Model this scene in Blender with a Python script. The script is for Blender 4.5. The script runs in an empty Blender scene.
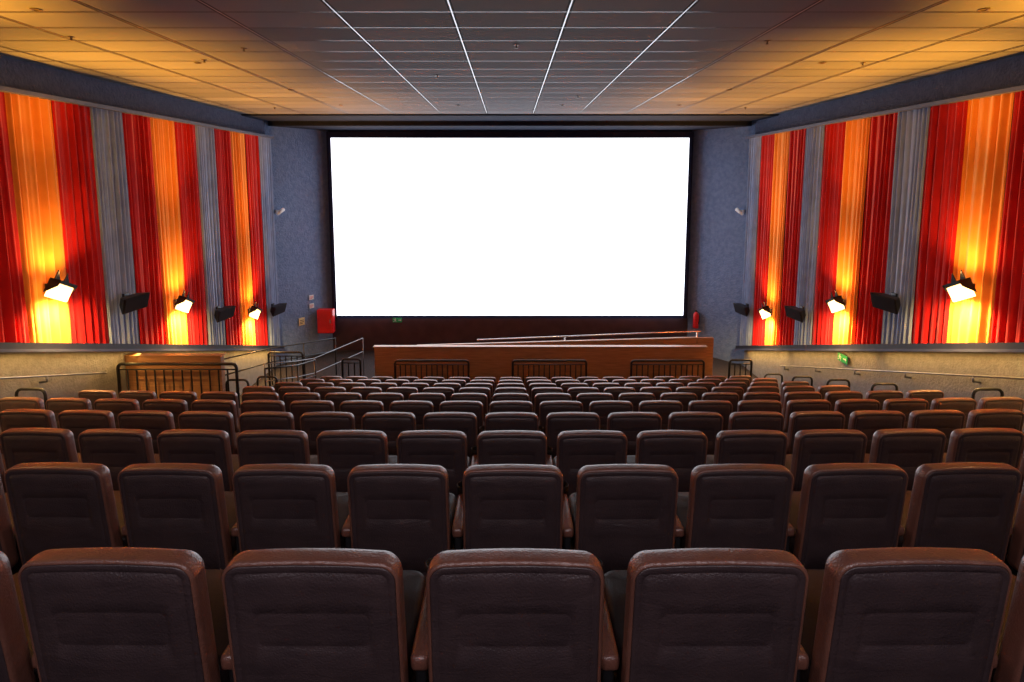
import bpy, bmesh, math, random
from mathutils import Vector, Matrix
random.seed(4)
H = 5.595            # camera height above the front floor
ROOM = 7.06          # half width
CEIL = H + 1.72
SC = bpy.context.scene
COL = SC.collection
SC.view_settings.view_transform = 'Standard'
SC.view_settings.look = 'None'

# ------------------------------------------------------------------ materials
def new_mat(name):
    m = bpy.data.materials.new(name); m.use_nodes = True
    nt = m.node_tree
    return m, nt, nt.nodes['Principled BSDF']

def mat_noise(name, c1, c2, scale=8, rough=.6, bump=.0, bscale=80, metallic=0, sheen=0, spec=.5, bdist=.01, coat=0):
    m, nt, b = new_mat(name)
    tc = nt.nodes.new('ShaderNodeTexCoord')
    n = nt.nodes.new('ShaderNodeTexNoise'); n.inputs['Scale'].default_value = scale; n.inputs['Detail'].default_value = 4
    r = nt.nodes.new('ShaderNodeValToRGB')
    r.color_ramp.elements[0].position = .35; r.color_ramp.elements[1].position = .65
    r.color_ramp.elements[0].color = (*c1, 1); r.color_ramp.elements[1].color = (*c2, 1)
    nt.links.new(tc.outputs['Object'], n.inputs['Vector'])
    nt.links.new(n.outputs['Fac'], r.inputs['Fac'])
    nt.links.new(r.outputs['Color'], b.inputs['Base Color'])
    b.inputs['Roughness'].default_value = rough
    b.inputs['Metallic'].default_value = metallic
    b.inputs['Specular IOR Level'].default_value = spec
    b.inputs['Sheen Weight'].default_value = sheen
    b.inputs['Coat Weight'].default_value = coat
    if bump:
        n2 = nt.nodes.new('ShaderNodeTexNoise'); n2.inputs['Scale'].default_value = bscale; n2.inputs['Detail'].default_value = 5
        bp = nt.nodes.new('ShaderNodeBump'); bp.inputs['Strength'].default_value = bump; bp.inputs['Distance'].default_value = bdist
        nt.links.new(tc.outputs['Object'], n2.inputs['Vector'])
        nt.links.new(n2.outputs['Fac'], bp.inputs['Height'])
        nt.links.new(bp.outputs['Normal'], b.inputs['Normal'])
    return m

def leather(name, c1, c2, rough, spec, wr):
    """leather: fine grain plus soft wrinkles"""
    m = mat_noise(name, c1, c2, 6, rough, .6, 150, bdist=.004, spec=spec)
    nt = m.node_tree; b = nt.nodes['Principled BSDF']
    old = [l for l in nt.links if l.to_socket == b.inputs['Normal']][0].from_node
    tc = [n for n in nt.nodes if n.type == 'TEX_COORD'][0]
    mp = nt.nodes.new('ShaderNodeMapping'); mp.inputs['Scale'].default_value = (6, 6, 16)
    oi = nt.nodes.new('ShaderNodeObjectInfo'); ad = nt.nodes.new('ShaderNodeVectorMath'); ad.operation = 'ADD'
    nt.links.new(tc.outputs['Object'], ad.inputs[0])
    sc = nt.nodes.new('ShaderNodeVectorMath'); sc.operation = 'SCALE'; sc.inputs[0].default_value = (9, 5, 7)
    nt.links.new(oi.outputs['Random'], sc.inputs['Scale']); nt.links.new(sc.outputs[0], ad.inputs[1])
    n = nt.nodes.new('ShaderNodeTexNoise'); n.inputs['Scale'].default_value = 1; n.inputs['Detail'].default_value = 3; n.inputs['Distortion'].default_value = 1.1
    nt.links.new(ad.outputs[0], mp.inputs['Vector']); nt.links.new(mp.outputs[0], n.inputs['Vector'])
    bp = nt.nodes.new('ShaderNodeBump'); bp.inputs['Strength'].default_value = wr; bp.inputs['Distance'].default_value = .012
    nt.links.new(n.outputs['Fac'], bp.inputs['Height']); nt.links.new(bp.outputs['Normal'], old.inputs['Normal'])
    return m
M_leather = leather('leather_brown', (.15, .060, .042), (.205, .084, .058), .29, .9, .28)
M_cover = leather('leather_cover', (.043, .028, .031), (.060, .038, .040), .37, .65, .34)
M_seatfab = mat_noise('leather_seat', (.030, .018, .017), (.045, .026, .023), 6, .45, .3, 160, bdist=.004)
M_blackmetal = mat_noise('black_metal', (.015, .015, .018), (.024, .024, .027), 10, .4, metallic=.3)
M_blackplastic = mat_noise('black_plastic', (.010, .010, .012), (.018, .018, .02), 12, .5, .3, 300, bdist=.002)
M_spk = mat_noise('sprinkler_bronze', (.10, .07, .05), (.14, .10, .07), 12, .5)
M_chrome = mat_noise('steel', (.7, .7, .72), (.8, .8, .82), 10, .22, metallic=1)
M_steel = mat_noise('brushed_steel', (.22, .22, .24), (.28, .28, .30), 10, .45, metallic=1)
M_stucco = mat_noise('blue_stucco', (.135, .205, .375), (.180, .260, .450), 8, .85, .7, 20, bdist=.04)
M_stucco_shaded = mat_noise('shaded_stucco', (.045, .058, .115), (.062, .078, .145), 9, .85, .7, 22, bdist=.04)  # blue stucco darkened, so the unlit side walls carry shade in their colour
M_stucco_low = mat_noise('plaster_low', (.22, .21, .21), (.27, .26, .26), 9, .85, .5, 26, bdist=.025)
M_carpet = mat_noise('carpet', (.018, .013, .015), (.034, .024, .025), 30, .95, .6, 200)
M_maroon = mat_noise('maroon_wall', (.040, .018, .028), (.055, .026, .036), 3, .8)
M_black = mat_noise('masking_black', (.009, .012, .034), (.014, .018, .045), 5, .9, spec=.2)
M_bulk = mat_noise('bulkhead', (.018, .024, .046), (.024, .030, .056), 3, .9, spec=.1)
M_red = mat_noise('red_enamel', (.65, .01, .015), (.75, .015, .02), 5, .35)
M_white = mat_noise('white_plastic', (.7, .7, .7), (.8, .8, .8), 5, .4)
M_green = mat_noise('sign_green', (.01, .28, .08), (.012, .34, .10), 5, .5)
M_yellow = mat_noise('sign_cream', (.75, .6, .3), (.8, .65, .35), 5, .5)
M_cur = {
 'red': mat_noise('velvet_red', (.44, .006, .010), (.54, .009, .012), 3, .75, sheen=.2, spec=.12),
 'orange': mat_noise('velvet_orange', (.85, .27, .040), (.90, .32, .05), 3, .75, sheen=.2, spec=.15),
 'grey': mat_noise('velvet_grey', (.25, .33, .50), (.32, .41, .60), 3, .75, sheen=.2, spec=.15)}
M_ledge = mat_noise('ledge_dark', (.014, .013, .02), (.02, .019, .028), 5, .5)
M_ledgetrim = mat_noise('ledge_light', (.07, .075, .12), (.09, .095, .15), 5, .5)
def mat_emit(name, col, s):
    m, nt, b = new_mat(name)
    b.inputs['Base Color'].default_value = (.8, .8, .8, 1)
    b.inputs['Emission Color'].default_value = (*col, 1)
    b.inputs['Emission Strength'].default_value = s
    return m
M_screen = mat_emit('screen_white', (.86, .91, 1.0), 2.7)
M_glow = mat_emit('lamp_glow', (1.0, .62, .20), 6)

def wood_mat():
    m, nt, b = new_mat('wood_brown')
    tc = nt.nodes.new('ShaderNodeTexCoord'); mp = nt.nodes.new('ShaderNodeMapping')
    mp.inputs['Scale'].default_value = (1, 1, 12)
    n = nt.nodes.new('ShaderNodeTexNoise'); n.inputs['Scale'].default_value = 2.5; n.inputs['Detail'].default_value = 6
    r = nt.nodes.new('ShaderNodeValToRGB')
    r.color_ramp.elements[0].color = (.23, .105, .045, 1); r.color_ramp.elements[1].color = (.34, .165, .075, 1)
    r.color_ramp.elements[0].position = .3; r.color_ramp.elements[1].position = .7
    nt.links.new(tc.outputs['Object'], mp.inputs['Vector']); nt.links.new(mp.outputs[0], n.inputs['Vector'])
    nt.links.new(n.outputs['Fac'], r.inputs['Fac']); nt.links.new(r.outputs['Color'], b.inputs['Base Color'])
    b.inputs['Roughness'].default_value = .5
    return m
M_wood = wood_mat()
M_woodcap = mat_noise('wood_cap', (.45, .34, .28), (.52, .40, .33), 4, .35)

def ceil_mat():
    m, nt, b = new_mat('ceiling_tiles')
    N = nt.nodes; L = nt.links
    tc = N.new('ShaderNodeTexCoord'); sx = N.new('ShaderNodeSeparateXYZ'); L.new(tc.outputs['Object'], sx.inputs[0])
    def math_(op, a, bb):
        n = N.new('ShaderNodeMath'); n.operation = op
        for i, v in enumerate((a, bb)):
            if isinstance(v, (int, float)): n.inputs[i].default_value = v
            else: L.new(v, n.inputs[i])
        return n.outputs[0]
    px = math_('PINGPONG', math_('ADD', sx.outputs['X'], 60.6), .6)
    py = math_('PINGPONG', math_('ADD', sx.outputs['Y'], 60.0), .3)
    lx = math_('LESS_THAN', px, .0068)
    ly = math_('LESS_THAN', py, .004)
    line = math_('MAXIMUM', lx, ly)
    gx = math_('LESS_THAN', px, .030); gy = math_('LESS_THAN', py, .021)
    gap = math_('MAXIMUM', gx, gy)
    fx = math_('FLOOR', math_('DIVIDE', math_('ADD', sx.outputs['X'], 60.6), 1.2), 0)
    fy = math_('FLOOR', math_('DIVIDE', math_('ADD', sx.outputs['Y'], 60.0), .6), 0)
    cb = N.new('ShaderNodeCombineXYZ'); L.new(fx, cb.inputs[0]); L.new(fy, cb.inputs[1])
    wn = N.new('ShaderNodeTexWhiteNoise'); L.new(cb.outputs[0], wn.inputs['Vector'])
    r = N.new('ShaderNodeValToRGB'); r.color_ramp.elements[0].color = (.135, .140, .160, 1); r.color_ramp.elements[1].color = (.205, .21, .235, 1)
    L.new(wn.outputs['Value'], r.inputs['Fac'])
    mg = N.new('ShaderNodeMix'); mg.data_type = 'RGBA'
    L.new(gap, mg.inputs['Factor']); L.new(r.outputs['Color'], mg.inputs['A']); mg.inputs['B'].default_value = (.026, .022, .024, 1)
    mx = N.new('ShaderNodeMix'); mx.data_type = 'RGBA'
    L.new(line, mx.inputs['Factor']); L.new(mg.outputs['Result'], mx.inputs['A']); mx.inputs['B'].default_value = (.42, .42, .44, 1)
    L.new(mx.outputs['Result'], b.inputs['Base Color'])
    L.new(line, b.inputs['Metallic'])
    ro = math_('SUBTRACT', .8, math_('MULTIPLY', line, .5)); L.new(ro, b.inputs['Roughness'])
    b.inputs['Specular IOR Level'].default_value = .15
    return m
M_ceil = ceil_mat()

# ------------------------------------------------------------------ helpers
def add(name, me, mat, parent=None, loc=(0, 0, 0), rot=(0, 0, 0), smooth=False, **props):
    ob = bpy.data.objects.new(name, me); COL.objects.link(ob)
    if mat and not me.materials: me.materials.append(mat)
    ob.location = loc; ob.rotation_euler = rot
    if parent: ob.parent = parent
    if smooth:
        for p in me.polygons: p.use_smooth = True
    for k, v in props.items(): ob[k] = v
    return ob

def bm_mesh(bm, name):
    bmesh.ops.recalc_face_normals(bm, faces=bm.faces)
    me = bpy.data.meshes.new(name); bm.to_mesh(me); bm.free(); return me

def bm_box(bm, x0, x1, y0, y1, z0, z1, bev=0):
    vs = [bm.verts.new((x, y, z)) for x in (x0, x1) for y in (y0, y1) for z in (z0, z1)]
    fs = [(0,1,3,2),(4,6,7,5),(0,4,5,1),(2,3,7,6),(0,2,6,4),(1,5,7,3)]
    faces = [bm.faces.new([vs[i] for i in f]) for f in fs]
    if bev:
        ed = set(e for f in faces for e in f.edges)
        bmesh.ops.bevel(bm, geom=list(ed), offset=bev, segments=3, affect='EDGES', profile=.5)

def box(name, x0, x1, y0, y1, z0, z1, mat, bev=0, origin=None, **kw):
    o = origin or ((x0+x1)/2, (y0+y1)/2, z0)
    bm = bmesh.new(); bm_box(bm, x0-o[0], x1-o[0], y0-o[1], y1-o[1], z0-o[2], z1-o[2], bev)
    return add(name, bm_mesh(bm, name), mat, loc=kw.pop('loc', o), **kw)

def prism(name, poly, axis, a0, a1, mat, **kw):
    """poly 2D list extruded along axis. axis 'x': poly=(y,z); axis 'z': poly=(x,y)"""
    bm = bmesh.new()
    def P(p, a): return (a, p[0], p[1]) if axis == 'x' else ((p[0], p[1], a) if axis == 'z' else (p[0], a, p[1]))
    A = [bm.verts.new(P(p, a0)) for p in poly]; B = [bm.verts.new(P(p, a1)) for p in poly]
    bm.faces.new(A); bm.faces.new(B[::-1])
    n = len(poly)
    for i in range(n): bm.faces.new([A[i], A[(i+1) % n], B[(i+1) % n], B[i]])
    return add(name, bm_mesh(bm, name), mat, **kw)

def bm_tube(bm, pts, r, seg=8):
    pts = [Vector(p) for p in pts]
    rings = []
    for i, p in enumerate(pts):
        if i == 0: t = pts[1]-p
        elif i == len(pts)-1: t = p-pts[i-1]
        else: t = (pts[i+1]-p).normalized()+(p-pts[i-1]).normalized()
        t.normalize()
        up = Vector((0, 0, 1)) if abs(t.z) < .9 else Vector((0, 1, 0))
        a = t.cross(up).normalized(); b = t.cross(a).normalized()
        if rings:
            pa = rings[-1][1]; a = (pa - t*pa.dot(t)).normalized(); b = t.cross(a).normalized()
        rings.append(([bm.verts.new(p + r*(a*math.cos(k*2*math.pi/seg)+b*math.sin(k*2*math.pi/seg))) for k in range(seg)], a))
    for (r1, _), (r2, _) in zip(rings, rings[1:]):
        for k in range(seg):
            bm.faces.new([r1[k], r1[(k+1) % seg], r2[(k+1) % seg], r2[k]])
    bm.faces.new(rings[0][0]); bm.faces.new(rings[-1][0][::-1])

def tube(name, paths, r, mat, **kw):
    bm = bmesh.new()
    for p in paths: bm_tube(bm, p, r)
    return add(name, bm_mesh(bm, name), mat, smooth=True, **kw)

def empty(name, loc, rot=(0, 0, 0), **props):
    e = bpy.data.objects.new(name, None); e.empty_display_size = .1
    e.location = loc; e.rotation_euler = rot; COL.objects.link(e)
    for k, v in props.items(): e[k] = v
    return e

# ------------------------------------------------------------------ room shell
ROWS = 10; Y1 = 1.505; PITCH = 1.23; DROP = .385
def rowY(n): return Y1+PITCH*(n-1)
def rowZ(n): return H-(2.105+DROP*(n-1))
prof = [(-3.0, -.4), (-3.0, rowZ(-1)), (rowY(0)-.4, rowZ(-1))]
for n in range(0, ROWS+1):
    ys = rowY(n)-.4; prof.append((ys, rowZ(n)))
    if n < ROWS: prof.append((rowY(n+1)-.4, rowZ(n)))
prof += [(18.6, rowZ(ROWS)), (18.6, -.4)]
p2 = []
for p in prof:
    if not p2 or (abs(p2[-1][0]-p[0]) > 1e-5 or abs(p2[-1][1]-p[1]) > 1e-5): p2.append(p)
prism('floor', p2, 'x', -ROOM, ROOM, M_carpet, kind='structure', label='dark carpeted stepped auditorium floor')

prism('wall_left', [(-3, -.4), (16.4, -.4), (16.4, CEIL), (-3, CEIL)], 'x', -ROOM-.2, -ROOM, M_stucco_shaded, kind='structure', label='rough blue plaster side wall, darkened as in shade')
prism('wall_right', [(-3, -.4), (16.4, -.4), (16.4, CEIL), (-3, CEIL)], 'x', ROOM, ROOM+.2, M_stucco_shaded, kind='structure', label='rough blue plaster side wall, darkened as in shade')
DX = 5.80
def diag(s): return [(s*ROOM, 16.4), (s*DX, 17.95), (s*DX, 18.15), (s*(ROOM+.2), 16.4)]
prism('wall_front_left', diag(-1), 'z', -.4, CEIL, M_stucco, kind='structure', label='angled blue rough plaster wall beside the screen')
prism('wall_front_right', diag(1), 'z', -.4, CEIL, M_stucco, kind='structure', label='angled blue rough plaster wall beside the screen')
box('wall_front', -6.0, 6.0, 18.16, 18.3, -.4, CEIL, M_black, kind='structure', label='black wall behind the screen')
box('wall_front_lower', -DX, DX, 17.90, 18.15, 0, 1.1, M_maroon, kind='structure', label='dark maroon wall beneath the screen')
box('wall_back', -ROOM, ROOM, -3.2, -3.0, -.4, CEIL, M_stucco_shaded, kind='structure', label='rear wall of the auditorium')
box('ceiling', -ROOM, ROOM, -3, 15.0, CEIL, CEIL+.1, M_ceil, origin=(0, 0, 0), kind='structure', label='grey suspended tile ceiling with metal grid')
bm = bmesh.new()
bm_box(bm, -ROOM, ROOM, 15.0, 16.4, CEIL-.04, CEIL+.1)
bm_box(bm, -ROOM+.1, ROOM-.1, 16.4, 18.2, CEIL-.17, CEIL+.1)
add('ceiling_bulkhead', bm_mesh(bm, 'bulk'), M_bulk, kind='structure', label='dark blue-grey dropped ceiling bulkhead above the screen')

def curZ(y): return H-2.22-.307*(y-7.49)
for s, nm in ((-1, 'left'), (1, 'right')):
    x0, x1 = sorted((s*ROOM, s*(ROOM-.02)))
    prism('wall_%s_lower' % nm, [(-2.9, 0), (16.36, 0), (16.36, curZ(16.36)-.1), (-2.9, curZ(-2.9)-.1)], 'x', x0, x1, M_stucco_low, kind='structure', label='rough grey plaster lower side wall')
k = 1
for s in (-1, 1):
    x0, x1 = sorted((s*ROOM, s*6.78))
    ya, yb = 1.6, 16.38
    prism('trim_%d' % k, [(ya, curZ(ya)), (yb, curZ(yb)), (yb, curZ(yb)-.13), (ya, curZ(ya)-.13)], 'x', x0, x1, M_ledge, kind='structure', label='dark sloping ledge under the curtains'); k += 1
    x0, x1 = sorted((s*6.775, s*6.75))
    prism('trim_%d' % k, [(ya, curZ(ya)-.09), (yb, curZ(yb)-.09), (yb, curZ(yb)-.135), (ya, curZ(ya)-.135)], 'x', x0, x1, M_ledgetrim, kind='structure', label='bluish edge strip of the curtain ledge'); k += 1
    x0, x1 = sorted((s*ROOM, s*6.80))
    prism('trim_%d' % k, [(ya, H+1.19), (yb, H+1.19), (yb, H+1.25), (ya, H+1.25)], 'x', x0, x1, M_ledgetrim, kind='structure', label='bluish top rail above the curtains'); k += 1

# ------------------------------------------------------------------ screen
bm = bmesh.new()
nx = 24
zt, zb = H+1.308, H-4.355
top = []; bot = []
for i in range(nx+1):
    x = -5.6+11.2*i/nx
    y = 17.8+.12*(1-(x/5.6)**2)-.06
    c = (x/5.6)**2
    top.append(bm.verts.new((x, y, zt))); bot.append(bm.verts.new((x, y, zb-.03*(1-c))))
for i in range(nx): bm.faces.new([bot[i], bot[i+1], top[i+1], top[i]])
scr = empty('cinema_screen', (0, 17.9, 1.1), label='large blank glowing white cinema screen with black border', category='screen')
def child(ob, par):
    ob.parent = par; ob.matrix_parent_inverse = Matrix.Translation(-Vector(par.location)); return ob
child(add('screen_surface', bm_mesh(bm, 'scr'), M_screen), scr)
bm = bmesh.new()
bm_box(bm, -5.74, -5.60, 17.76, 18.1, zb-.10, zt+.2)
bm_box(bm, 5.60, 5.74, 17.76, 18.1, zb-.10, zt+.2)
bm_box(bm, -5.60, 5.60, 17.76, 18.1, zt, zt+.2)
bm_box(bm, -5.60, 5.60, 17.90, 18.1, zb-.14, zb-.02)
child(add('screen_frame', bm_mesh(bm, 'scrf'), M_black, label='black masking border'), scr)

# ------------------------------------------------------------------ curtains
SW = .775; YS = 7.83
names = {0: 'orange', 1: 'red', 2: 'grey', 3: 'red'}
labels = {'orange': 'orange pleated velvet wall drape between red ones',
          'red': 'deep red pleated velvet wall drape', 'grey': 'silver grey pleated velvet wall drape with narrow folds'}
for s in (-1, 1):
    for j in range(-7, 11):
        c = names[j % 4]
        ya = YS+SW*j
        bm = bmesh.new(); NC = 90; NR = 16
        folds = 7 if c == 'grey' else 5
        ph = random.random()*6
        w1, w2, p1, p2_ = random.uniform(.5, 1.0), random.uniform(.2, .5), random.random()*6, random.random()*6
        grid = []
        for i in range(NC+1):
            t = i/NC; y = ya+.001+(SW-.002)*t
            col = []
            for r in range(NR+1):
                q = r/NR
                zt_, zb_ = H+1.19, curZ(y)+.003
                z = zb_+(zt_-zb_)*q
                th = t*folds*2*math.pi + w1*math.sin(2*math.pi*t+p1) + w2*math.sin(4*math.pi*t+p2_) + .35*math.sin(2.6*q+ph+3*t)
                amp = .030*(1+.45*math.sin(2*math.pi*t*1.4+ph))*(1.1-.3*q)
                env = min(1, t/.03, (1-t)/.03)
                depth = (amp*math.sin(th) + .009*math.sin(2*th+ph+2*q)*(1-.5*q) + .010*math.sin(3*q+5*t+ph))*(.4+.6*env)
                col.append(bm.verts.new((s*(6.90-depth), y, z)))
            grid.append(col)
        for i in range(NC):
            for r in range(NR):
                bm.faces.new([grid[i][r], grid[i+1][r], grid[i+1][r+1], grid[i][r+1]])
        add('wall_drape', bm_mesh(bm, 'drape'), M_cur[c], smooth=True, label=labels[c], category='curtain', group='striped drapes on the side walls')

# ------------------------------------------------------------------ sconces
def light(name, typ, loc, energy, col, size=.05, rot=None, spot=None, blend=1, sy=None, along=None):
    l = bpy.data.lights.new(name, typ); l.energy = energy; l.color = col
    if typ == 'AREA':
        l.size = size
        if sy: l.shape = 'RECTANGLE'; l.size_y = sy
    else: l.shadow_soft_size = size
    if spot: l.spot_size = spot; l.spot_blend = blend
    o = bpy.data.objects.new(name, l); COL.objects.link(o); o.location = loc
    if rot is not None:
        if along is not None:     # long side of the lamp follows this direction
            X = Vector(along).normalized(); Z = -Vector(rot); Z = (Z-X*Z.dot(X)).normalized(); Y = Z.cross(X)
            o.rotation_euler = Matrix((X, Y, Z)).transposed().to_euler()
        else:
            o.rotation_euler = Vector(rot).to_track_quat('-Z', 'Y').to_euler()
    return o

def sconce(s, y, z):
    e = empty('wall_lamp', (s*6.84, y, z), label='angular wall sconce, glowing square shade under black metal fins', category='lamp', group='sconces on the side walls')
    d = -s
    bm = bmesh.new(); bm_box(bm, -.02, .02, -.07, .07, -.10, .10, .005); bm_tube(bm, [(0, 0, 0), (d*.10, 0, .02)], .018)
    add('bracket', bm_mesh(bm, 'br'), M_blackmetal, parent=e)
    rot = (math.radians(-24), math.radians(d*14), 0)
    bm = bmesh.new(); bm_box(bm, -.06, .06, -.17, .17, -.15, .07, .01)
    add('lamp_shade', bm_mesh(bm, 'sh'), M_glow, parent=e, loc=(d*.15, 0, 0), rot=rot)
    bm = bmesh.new()
    bm_box(bm, -.075, .085, -.19, .19, .075, .125)
    for yy in (-.190, .176):
        A = [(-.08, .125), (.09, .125), (.07, .03), (-.08, -.10)]
        f = [bm.verts.new((p[0]*d, yy, p[1])) for p in A]
        g = [bm.verts.new((p[0]*d, yy+.014, p[1])) for p in A]
        bm.faces.new(f); bm.faces.new(g[::-1])
        for i in range(4): bm.faces.new([f[i], f[(i+1) % 4], g[(i+1) % 4], g[i]])
    for y0 in (-.17, .03):
        tri = [(y0, .12), (y0+.12, .12), (y0-.0, .26)]
        f = [bm.verts.new((-d*.02, p[0], p[1])) for p in tri]; g = [bm.verts.new((-d*.035, p[0], p[1])) for p in tri]
        bm.faces.new(f); bm.faces.new(g[::-1])
        for i in range(3): bm.faces.new([f[i], f[(i+1) % 3], g[(i+1) % 3], g[i]])
    add('lamp_housing', bm_mesh(bm, 'hs'), M_blackmetal, parent=e, loc=(d*.15, 0, 0), rot=rot)
    add_lights(s, y, z)
def add_lights(s, y, z):
    light('sconce_down', 'SPOT', (s*6.60, y-.05, z-.21), 330, (1, .60, .20), .08, rot=(s*.42, 0, -1), spot=math.radians(166), blend=1)
    light('sconce_wash', 'SPOT', (s*6.50, y, z+.24), 75, (1, .50, .12), .06, rot=(s*.45, 0, 1), spot=math.radians(150), blend=1)
    light('sconce_up', 'SPOT', (s*6.25, y, z+.30), 1650, (1.0, .39, .025), .06, rot=(-s*.28, 0, 1), spot=math.radians(78), blend=1)
for s in (-1, 1):
    for y, v in ((8.2, 1.62), (11.3, 2.53), (14.42, 3.45)): sconce(s, y, H-v)
    for y, v in ((5.1, .68), (2.0, .3)): add_lights(s, y, H-v)  # lamps without fixtures, added out of view to light the near end

# ------------------------------------------------------------------ speakers
def speaker(s, y, z, sc=1):
    e = empty('wall_speaker', (s*6.84, y, z), label='black tapered surround speaker on a bracket over grey drape', category='speaker', group='surround speakers on the side walls')
    e.scale = (sc,)*3
    d = -s
    bm = bmesh.new()
    b = [(-.24, -.16), (.24, -.16), (.24, .16), (-.24, .16)]
    B = [bm.verts.new((d*.27, p[0], p[1])) for p in b]; A = [bm.verts.new((d*.06, p[0]*.62, p[1]*.5-.02)) for p in b]
    bm.faces.new(A); bm.faces.new(B[::-1])
    for i in range(4): bm.faces.new([A[i], A[(i+1) % 4], B[(i+1) % 4], B[i]])
    bmesh.ops.bevel(bm, geom=bm.edges[:], offset=.010, segments=2, affect='EDGES')
    tilt = (math.radians(6), math.radians(24*d), math.radians(-18*d))
    add('speaker_body', bm_mesh(bm, 'cab'), M_blackplastic, parent=e, rot=tilt)
    bm = bmesh.new(); x = sorted((d*.271, d*.278)); bm_box(bm, x[0], x[1], -.215, .215, -.14, .14, .003)
    add('grille', bm_mesh(bm, 'gr'), M_ledge, parent=e, rot=tilt)
    bm = bmesh.new(); bm_box(bm, -.02, .02, -.06, .06, -.06, .06); bm_tube(bm, [(0, 0, 0), (d*.12, 0, 0)], .02)
    add('bracket', bm_mesh(bm, 'sbr'), M_blackmetal, parent=e)
for s in (-1, 1):
    for y, v in ((9.8, 2.06), (12.87, 3.0), (15.85, 3.60)): speaker(s, y, H-v)

# ------------------------------------------------------------------ seats
def rr(hx, z0, z1, r, n=6):
    pts = []
    hz = (z1-z0)/2; cz = (z0+z1)/2
    r = max(.001, min(r, hx-.001, hz-.001))
    E = 5
    corners = [(hx-r, cz+hz-r, 0), (-hx+r, cz+hz-r, 90), (-hx+r, cz-hz+r, 180), (hx-r, cz-hz+r, 270)]
    for ci, (cx, cy, a0) in enumerate(corners):
        for i in range(n+1):
            a = math.radians(a0+90*i/n); pts.append((cx+r*math.cos(a), cy+r*math.sin(a)))
        nx_, ny_, na = corners[(ci+1) % 4]
        a = math.radians(a0+90); p = (cx+r*math.cos(a), cy+r*math.sin(a)); q = (nx_+r*math.cos(math.radians(na)), ny_+r*math.sin(math.radians(na)))
        for e in range(1, E): pts.append((p[0]+(q[0]-p[0])*e/E, p[1]+(q[1]-p[1])*e/E))
    return pts
Z0B, Z1B, HW = .36, 1.0, .264
def warp(x, y, z):
    t = (z-Z0B)/(Z1B-Z0B)
    x2 = x*(1.005-.012*t)
    z2 = z+.012*(1-(x/HW)**2)*max(0, t) - .004
    y2 = y+(Z1B-z)*.10+.010*(1-(x/HW)**2)*(-1 if y < .05 else 0)*math.sin(max(0, min(1, t))*math.pi)
    return (x2, y2, z2)
def loops_mesh(loops, name, cap0=True, cap1=True, w=warp):
    bm = bmesh.new(); R = []
    for pts, y in loops:
        R.append([bm.verts.new(w(p[0], y, p[1])) for p in pts])
    for a, b in zip(R, R[1:]):
        n = len(a)
        for i in range(n): bm.faces.new([a[i], a[(i+1) % n], b[(i+1) % n], b[i]])
    if cap0: bm.faces.new(R[0])
    if cap1: bm.faces.new(R[-1][::-1])
    return bm_mesh(bm, name)
def ins(d, r=.058): return rr(HW-d, Z0B+d, Z1B-d, max(.012, r-d))
T = .095
RD = .014
IN = .012
L = []
L += [(ins(.075), .010), (ins(IN+.003), .010), (ins(IN+.0005), .003), (ins(IN-.0005), .0012)]
for i in range(1, 7):
    a = math.pi/2*i/6
    L.append((ins(IN*(1-math.sin(a))), .0012+RD*(1-math.cos(a))))
RF = .050
for i in range(0, 8):
    a = math.pi/2*i/7
    L.append((ins(RF*(1-math.cos(a))), T-RF+RF*math.sin(a)))
L += [(ins(.10), T+.010), (ins(.18), T+.016)]
me_back = loops_mesh(L, 'backrest')
inner = rr(.170, .715, .835, .02)
inner2 = rr(.1665, .7185, .8315, .018)
inner3 = rr(.163, .722, .828, .016)
inner4 = rr(.12, .745, .805, .01)
def mixl(a, b, t): return [(p[0]+(q[0]-p[0])*t, p[1]+(q[1]-p[1])*t) for p, q in zip(a, b)]
e0 = IN+.0015
L = [(ins(e0), .012), (ins(e0), .003), (ins(e0+.002), .0008), (ins(e0+.004), .0), (ins(e0+.020), -.0005), (ins(e0+.0215), .0012), (ins(e0+.023), -.0005),
     (mixl(ins(e0+.023), inner, .35), -.001), (mixl(ins(e0+.023), inner, .7), -.001), (inner, -.001), (inner2, .002), (inner3, .001), (inner4, .001)]
me_cover = loops_mesh(L, 'back_panel')
def warp_seat(x, y, z): return (x, z, .42+y+.05*(z-.12)-(.02 if z > .55 else 0))
def insS(d): return rr(.252-d, .145+d, .64-d, max(.015, .07-d))
L = [(insS(.03), -.02), (insS(0), .0)]
for i in range(0, 6):
    a = math.pi/2*i/5; L.append((insS(.04*(1-math.cos(a))), .06+.04*math.sin(a)))
L += [(insS(.12), .112)]
me_seat = loops_mesh(L, 'seat_cushion', w=warp_seat)
bm = bmesh.new(); bm_box(bm, .269, .331, .09, .45, .565, .620, .018)
me_arm = bm_mesh(bm, 'armrest')
bm = bmesh.new(); bm_box(bm, .282, .318, .12, .44, .03, .564, .008); bm_box(bm, .270, .330, .11, .50, 0, .03, .004)
me_sup = bm_mesh(bm, 'support')
bm = bmesh.new()
prof_c = [(.032, -.06), (.037, -.06), (.041, .0), (.038, .004), (.034, 0), (.030, -.055)]
seg = 16; RR = []
for k_ in range(seg):
    a = 2*math.pi*k_/seg; RR.append([bm.verts.new((.30+p[0]*math.cos(a), .485+p[0]*math.sin(a), .650+p[1])) for p in prof_c])
for k_ in range(seg):
    a, b = RR[k_], RR[(k_+1) % seg]
    for i in range(len(prof_c)): bm.faces.new([a[i], a[(i+1) % 6], b[(i+1) % 6], b[i]])
bm.faces.new([r[5] for r in RR])
bm_box(bm, .285, .315, .44, .452, .57, .61)
me_cup = bm_mesh(bm, 'cup')
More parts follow.
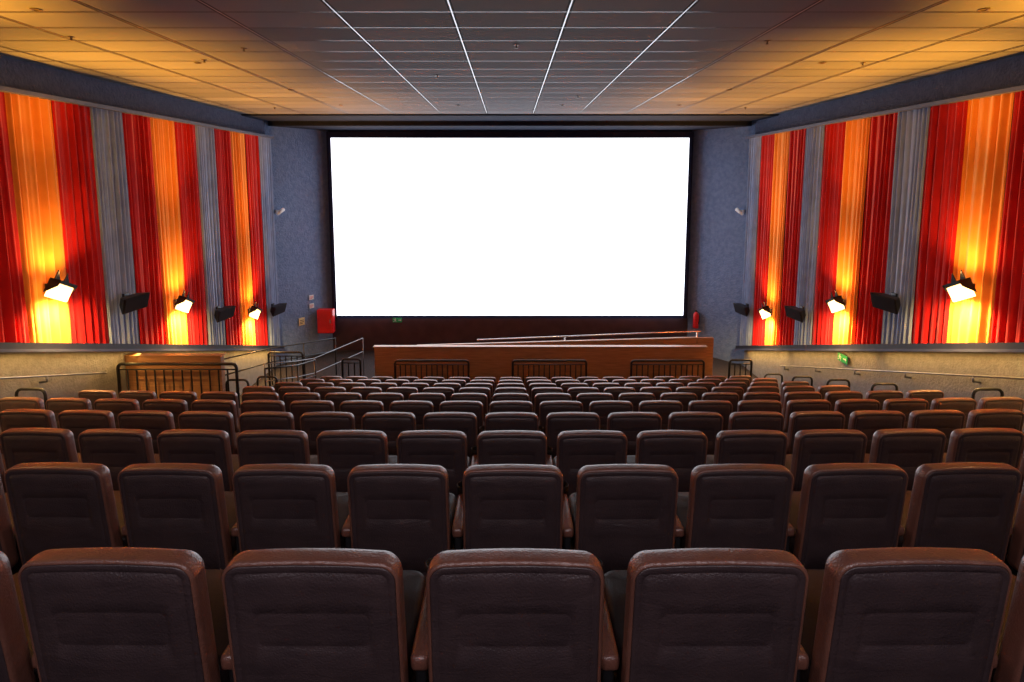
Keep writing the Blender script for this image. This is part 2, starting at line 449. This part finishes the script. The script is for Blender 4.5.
bm = bmesh.new(); bm_box(bm, -.2, .2, .20, .55, .36, .398, .01); bm_box(bm, -.05, .05, .28, .42, .02, .362, .01); bm_box(bm, -.12, .12, .22, .5, 0, .022, .005)
me_ped = bm_mesh(bm, 'pedestal')
for me, mt, sm in ((me_back, M_leather, 1), (me_cover, M_cover, 1), (me_seat, M_seatfab, 1), (me_arm, M_leather, 1), (me_sup, M_blackplastic, 0), (me_cup, M_blackplastic, 1), (me_ped, M_blackmetal, 0)):
    me.materials.append(mt)
    for p in me.polygons: p.use_smooth = bool(sm)
LAB = 'brown leather cinema chair with dark stitched rear cover'
parts = [('backrest', me_back), ('back_panel', me_cover), ('seat_cushion', me_seat), ('armrest', me_arm), ('support_panel', me_sup), ('cup_holder', me_cup), ('pedestal', me_ped)]
lim = {1: 4, 2: 5, 3: 7, 4: 9}
CURV = 150.0   # radius of the very gently curved rows
for n in range(1, ROWS+1):
    K = lim.get(n, 10 if n <= 6 else 9)
    for i in range(-K, K+1):
        if n >= 7 and i < -7: continue
        a = .6*i/CURV
        e = empty('cinema_chair', (.015+CURV*math.sin(a), rowY(n)+CURV*(1-math.cos(a)), rowZ(n)), rot=(0, 0, a), label=LAB, category='chair', group='rows of brown cinema chairs')
        for pn, me in parts:
            ob = bpy.data.objects.new(pn, me); COL.objects.link(ob); ob.parent = e
            if pn == 'back_panel': ob['label'] = 'dark stitched rear cover with embossed plate'
        if i == -K or (n >= 7 and i == -7):
            for pn, me in (('armrest', me_arm), ('support_panel', me_sup)):
                ob = bpy.data.objects.new(pn, me); COL.objects.link(ob); ob.parent = e; ob.location = (-.6, 0, 0)

# ------------------------------------------------------------------ front barrier
zf = rowZ(ROWS)
def rel(ob, par):
    loc = Vector(ob.location)-Vector(par.location); ob.parent = par; ob.location = loc; return ob
bw = empty('wooden_barrier', (0.8, 13.98, zf), label='low reddish wood panelled barrier wall with pale cap', category='barrier')
def cbox(name, par, *a, mat=None, bev=0, **kw):
    return rel(box(name, *a, mat, bev, **kw), par)
cbox('panel', bw, -3.47, 5.02, 13.93, 14.05, zf, H-4.25, mat=M_wood)
cbox('cap', bw, -3.50, 5.05, 13.92, 14.06, H-4.25, H-4.23, mat=M_woodcap, bev=.005)
rw = empty('wooden_ramp_wall', (1.5, 14.6, zf), label='reddish wood ramp wall with a pale sloping top edge', category='barrier')
rel(prism('panel', [(-2.5, zf), (5.0, zf), (5.0, H-4.20), (-2.5, H-4.42)], 'y', 14.6, 14.66, M_wood), rw)
rel(prism('cap', [(-2.5, H-4.42), (5.0, H-4.20), (5.0, H-4.18), (-2.5, H-4.40)], 'y', 14.595, 14.665, M_woodcap), rw)
cbox('panel', rw, 5.01, 5.45, 14.6, 14.7, zf, H-4.20, mat=M_wood)
tube('handrail', [[(-.9, 14.9, H-4.34), (5.2, 14.9, H-4.09)], [(1.5, 14.9, zf), (1.5, 14.9, H-4.25)], [(5.1, 14.9, zf), (5.1, 14.9, H-4.11)]], .020, M_chrome, label='thin polished steel handrail along the wooden ramp wall', category='handrail')

def railing(x0, x1, y, z0, ztop, label, step=.13):
    e = empty('railing', ((x0+x1)/2, y, z0), label=label, category='railing', group='black metal railings')
    w = (x1-x0)/2; h = ztop-z0; r = .07
    pts = [(-w, 0, 0), (-w, 0, h-r)]+[(-w+r-r*math.cos(a), 0, h-r+r*math.sin(a)) for a in (math.pi/6, math.pi/3, math.pi/2)]
    pts += [(w-r+r*math.sin(a), 0, h-r+r*math.cos(a)) for a in (0, math.pi/6, math.pi/3, math.pi/2)]+[(w, 0, 0)]
    bm = bmesh.new(); bm_tube(bm, pts, .028); bm_tube(bm, [(-w, 0, .12), (w, 0, .12)], .018); bm_tube(bm, [(-w, 0, h-.10), (w, 0, h-.10)], .014)
    add('rail_frame', bm_mesh(bm, 'rf'), M_blackmetal, parent=e, smooth=True)
    bm = bmesh.new(); bm_tube(bm, [(0, 0, .12), (0, 0, h-.10)], .016, 6); mb = bm_mesh(bm, 'bar'); mb.materials.append(M_blackmetal)
    n = int(2*w/step)
    for i in range(1, n):
        o_ = bpy.data.objects.new('bar', mb); COL.objects.link(o_); o_.parent = e; o_.location = (-w+2*w*i/n, 0, 0)
RL = 'black tubular steel railing with thin vertical bars'
for xa, xb in ((-2.86, -1.03), (.07, 1.90), (3.02, 4.82)):
    railing(xa, xb, 13.50, zf, H-4.46, RL)
railing(5.50, 6.05, 13.60, zf, H-4.48, RL+', beside the barrier')
railing(-6.95, -4.85, 9.62, rowZ(7), H-3.24, RL+', by side entrance', .16)
railing(-6.35, -5.45, 14.3, zf, H-4.50, RL+', at stair foot')
railing(-4.2, -3.75, 13.6, zf, H-4.45, RL+', at stair foot')
pw = empty('wooden_parapet', (-6.1, 10.0, rowZ(8)), label='reddish wood parapet with pale cap by the side entrance', category='barrier')
cbox('panel', pw, -7.03, -5.28, 9.92, 10.04, rowZ(8), H-3.20, mat=M_wood)
cbox('cap', pw, -7.03, -5.25, 9.91, 10.05, H-3.20, H-3.18, mat=M_wood, bev=.005)

for s in (-1, 1):
    X = s*6.93
    ya, yb = 3.5, 13.9 if s > 0 else 9.3
    f = lambda y: H-2.66-.313*(y-7.3)
    paths = [[(X, ya, f(ya)), (X, yb, f(yb)), (s*7.03, yb+.08, f(yb)-.02)]]
    y = ya+.4
    while y < yb:
        paths.append([(s*7.04, y, f(y)-.1), (X, y, f(y)-.09), (X, y, f(y)-.01)]); y += 1.4
    tube('handrail', paths, .016, M_steel, label='wall handrail following the stepped aisle', category='handrail')
def stairrail(pts, posts, r=.013, mat=None, label=''):
    paths = [pts]
    low = [(p[0], p[1], p[2]-.38) for p in pts]
    paths.append(low)
    for (x, y, z0, z1) in posts: paths.append([(x, y, z0), (x, y, z1)])
    tube('handrail', paths, r, mat, label=label, category='handrail')
stairrail([(-4.70, 10.4, 2.00), (-4.66, 11.9, 1.56), (-4.70, 13.1, 1.28)], [(-4.70, 10.4, rowZ(8), 2.0), (-4.66, 11.9, rowZ(9), 1.56), (-4.70, 13.1, zf, 1.28)], mat=M_blackmetal, r=.018, label='black double stair handrail descending beside the chairs')
stairrail([(-5.2, 11.5, 1.72), (-4.95, 12.6, 1.42), (-4.9, 13.6, 1.16), (-4.1, 15.2, 1.22)], [(-5.2, 11.5, rowZ(9), 1.72), (-4.9, 13.6, zf, 1.16), (-4.1, 15.2, zf, 1.22)], mat=M_steel, r=.011, label='steel handrail turning along the entrance ramp')
stairrail([(-6.6, 11.5, 1.70), (-6.5, 14.8, 1.05), (-5.0, 15.6, 1.10)], [(-6.6, 11.5, rowZ(9), 1.7), (-6.5, 14.8, zf, 1.05), (-5.75, 15.2, zf, 1.08), (-5.0, 15.6, zf, 1.10)], mat=M_blackmetal, r=.018, label='black handrail on the far side of the entrance stair')
def urail(x, n, s):
    z = rowZ(n); h = 1.16; y = rowY(n)-.20; w = .2; r = .08
    pts = [(x-w, y, z), (x-w, y, z+h-r)]+[(x-w+r-r*math.cos(a), y, z+h-r+r*math.sin(a)) for a in (math.pi/6, math.pi/3, math.pi/2)]
    pts += [(x+w-r+r*math.sin(a), y, z+h-r+r*math.cos(a)) for a in (0, math.pi/6, math.pi/3, math.pi/2)]+[(x+w, y, z)]
    tube('aisle_rail', [pts], .021, M_blackmetal, label='black inverted U steel rail at a row end', category='railing', group='short rails at the row ends')
for n in (4, 5, 6): urail(6.60 if n > 4 else 6.1, n, 1)
for n in (7, 8, 9, 10): urail(6.02, n, 1)
urail(-6.62, 5, -1); urail(-6.62, 6, -1); urail(-5.0, 8, -1); urail(-5.0, 9, -1)

# ------------------------------------------------------------------ small things on walls
ang = math.atan2(17.95-16.4, ROOM-DX)
def on_diag(s, t, z, off=.0):
    x = ROOM+(DX-ROOM)*t; y = 16.4+1.55*t
    nx_, ny_ = -math.sin(ang), -math.cos(ang)
    return (s*(x+nx_*off), y+ny_*off, z), (0, 0, s*-ang if s > 0 else ang)
fc = empty('fire_hose_cabinet', (-5.86, 17.46, H-4.84), label='red wall mounted fire hose cabinet beside the screen', category='cabinet')
bm = bmesh.new(); bm_box(bm, -.25, .25, -.12, .12, 0, .76, .02); add('cabinet_body', bm_mesh(bm, 'fc'), M_red, parent=fc)
bm = bmesh.new(); bm_box(bm, -.22, .22, -.138, -.122, .04, .72, .006); add('door', bm_mesh(bm, 'fd'), M_red, parent=fc)
bm = bmesh.new(); bm_box(bm, .16, .19, -.16, -.138, .34, .46, .004); add('handle', bm_mesh(bm, 'fh'), M_chrome, parent=fc)
p, r = on_diag(1, .80, H-4.72, .12)
fe = empty('fire_extinguisher', p, r, label='red fire extinguisher hung beside the screen', category='fire extinguisher')
bm = bmesh.new(); R_ = []
for rad, z in ((.02, 0), (.085, .0), (.09, .03), (.09, .42), (.07, .48), (.03, .52), (.02, .53)):
    R_.append([bm.verts.new((rad*math.cos(2*math.pi*q/16), rad*math.sin(2*math.pi*q/16), z)) for q in range(16)])
for a, b in zip(R_, R_[1:]):
    for q in range(16): bm.faces.new([a[q], a[(q+1) % 16], b[(q+1) % 16], b[q]])
bm.faces.new(R_[0]); bm.faces.new(R_[-1][::-1])
add('cylinder_body', bm_mesh(bm, 'fe'), M_red, parent=fe, smooth=True)
bm = bmesh.new(); bm_box(bm, -.03, .03, -.02, .02, .53, .58, .005); bm_tube(bm, [(0, -.02, .57), (-.06, -.06, .60)], .01); bm_tube(bm, [(.03, 0, .56), (.11, 0, .50), (.12, 0, .30), (.10, 0, .15)], .012)
add('valve_and_hose', bm_mesh(bm, 'fv'), M_blackplastic, parent=fe, smooth=True)

def sign(loc, rot, w, h, mat, label, glyph=None):
    e = empty('sign', loc, rot, label=label, category='sign')
    bm = bmesh.new(); bm_box(bm, -w/2, w/2, -.012, .0, 0, h, .003); add('sign_plate', bm_mesh(bm, 'sp'), mat, parent=e)
    bm = bmesh.new()
    y0, y1 = -.016, -.0125
    if glyph == 'exit':
        k = h
        bm_box(bm, w*.12, w*.34, y0, y1, h*.44, h*.56)
        t = [bm.verts.new(q) for q in ((w*.44, y0, h*.5), (w*.32, y0, h*.72), (w*.32, y0, h*.28))]; bm.faces.new(t)
        bm_box(bm, -w*.26, -w*.19, y0, y1, h*.74, h*.88)
        bm_tube(bm, [(-w*.22, y0, h*.72), (-w*.24, y0, h*.42)], k*.06, 6)
        bm_tube(bm, [(-w*.24, y0, h*.44), (-w*.14, y0, h*.32), (-w*.15, y0, h*.12)], k*.04, 6)
        bm_tube(bm, [(-w*.24, y0, h*.44), (-w*.32, y0, h*.22), (-w*.42, y0, h*.22)], k*.04, 6)
        bm_tube(bm, [(-w*.36, y0, h*.56), (-w*.22, y0, h*.66), (-w*.10, y0, h*.54)], k*.035, 6)
        m2 = M_white
    else:
        bm_box(bm, -w*.35, w*.35, y0, y1, h*.62, h*.70); bm_box(bm, -w*.35, w*.35, y0, y1, h*.40, h*.48); bm_box(bm, -w*.35, w*.1, y0, y1, h*.2, h*.28)
        m2 = M_red if glyph == 'red' else M_ledge
    add('sign_symbol', bm_mesh(bm, 'sg'), m2, parent=e)
sign((-3.68, 17.895, H-4.62), (0, 0, 0), .30, .15, M_green, 'small green emergency exit sign below the screen', 'exit')
sign((6.98, 11.4, H-3.80), (0, 0, -math.pi/2), .34, .17, M_green, 'small green emergency exit sign on the plaster wall', 'exit')
p, r = on_diag(-1, .44, H-4.50, .02); sign(p, r, .19, .24, M_yellow, 'small cream notice on the blue plaster wall')
p, r = on_diag(-1, .62, H-3.75, .02); sign(p, r, .16, .15, M_white, 'small white notice with red symbol on blue plaster', 'red')
p, r = on_diag(-1, .62, H-4.02, .02); sign(p, r, .16, .15, M_white, 'small white notice with red symbol on blue plaster', 'red')

for s in (-1, 1):
    p, r = on_diag(s, .12, H-.93, .03)
    e = empty('spot_lamp', p, r, label='small white adjustable spotlight on the blue plaster wall', category='lamp')
    bm = bmesh.new(); bm_box(bm, -.05, .05, -.03, .02, -.05, .05, .01); bm_tube(bm, [(0, -.02, 0), (0, -.14, .03)], .015)
    add('mount', bm_mesh(bm, 'mt'), M_white, parent=e)
    bm = bmesh.new(); bm_tube(bm, [(-s*-.12, -.22, -.05), (-s*.12, -.14, .07)], .055, 14)
    add('lamp_head', bm_mesh(bm, 'lh'), M_white, parent=e, smooth=True)

for (x, y) in ((-5.3, 7.0), (-4.4, 8.3), (-3.5, 7.6), (-5.6, 13.6), (.08, 7.4), (5.6, 13.6), (5.2, 8.5), (3.2, 7.2), (-1.2, 9.5), (1.4, 11.8)):
    bm = bmesh.new()
    bm_tube(bm, [(0, 0, 0), (0, 0, -.008)], .035, 14); bm_tube(bm, [(0, 0, -.008), (0, 0, -.04)], .010, 8); bm_tube(bm, [(0, 0, -.04), (0, 0, -.045)], .022, 12)
    add('ceiling_sprinkler', bm_mesh(bm, 'spk'), M_spk, loc=(x, y, CEIL), label='small dark fire sprinkler head on the tile ceiling', category='sprinkler', group='ceiling sprinklers')
# small recessed downlights in the ceiling; extra ones added to light the chair rows
for (x, y, en) in ((-4.2, 11.0, 65), (4.2, 11.0, 75), (-3.9, 13.2, 80), (3.9, 13.2, 80), (-1.2, 13.2, 80), (1.2, 13.2, 80), (-4.8, 5.9, 120), (4.8, 5.9, 120), (-4.8, 3.3, 170), (4.8, 3.3, 170), (-4.6, 8.5, 95), (4.6, 8.5, 95)):
    bm = bmesh.new(); R_ = []
    for rad, z in ((.050, 0), (.052, -.010), (.036, -.012), (.030, -.002)):
        R_.append([bm.verts.new((rad*math.cos(2*math.pi*q/18), rad*math.sin(2*math.pi*q/18), z)) for q in range(18)])
    for a, b in zip(R_, R_[1:]):
        for q in range(18): bm.faces.new([a[q], a[(q+1) % 18], b[(q+1) % 18], b[q]])
    bm.faces.new(R_[-1])
    add('downlight', bm_mesh(bm, 'dl'), M_spk, loc=(x, y, CEIL), label='small round recessed downlight in the tile ceiling', category='lamp', group='ceiling downlights')
    light('downlight_lamp', 'SPOT', (x, y, CEIL-.03), en, (1, .50, .20), .018, rot=(0, .05, -1), spot=math.radians(115), blend=.8)

# ------------------------------------------------------------------ lights
for s in (-1, 1):   # continuous warm strips added under the sloping ledge to brighten the lower walls
    for y in (5.4, 8.7, 12.0, 14.9):
        light('ledge_light', 'AREA', (s*6.84, y, curZ(y)-.17), 15, (1, .56, .14), 3.2 if y < 14 else 2.4, rot=(s*.15, 0, -1), sy=.07, along=(0, 1, -.307))
light('rear_fill_light', 'AREA', (0, -1.2, CEIL-.05), 185, (.96, .84, .90), 6, rot=(0, .45, -1), sy=1.5)  # added fill from behind the camera, no real fixture there
w = bpy.data.worlds.new('World'); SC.world = w; w.use_nodes = True
w.node_tree.nodes['Background'].inputs[0].default_value = (.02, .02, .03, 1)

# ------------------------------------------------------------------ camera
cam = bpy.data.cameras.new('Camera'); co = bpy.data.objects.new('Camera', cam); COL.objects.link(co)
cam.sensor_width = 36; cam.lens = 560/1024*36
co.location = (0, 0, H); co.rotation_euler = (math.radians(90-6.42), 0, 0)
cam.shift_y = -98/1024; cam.shift_x = 2/1024
cam.clip_start = .05
SC.camera = co
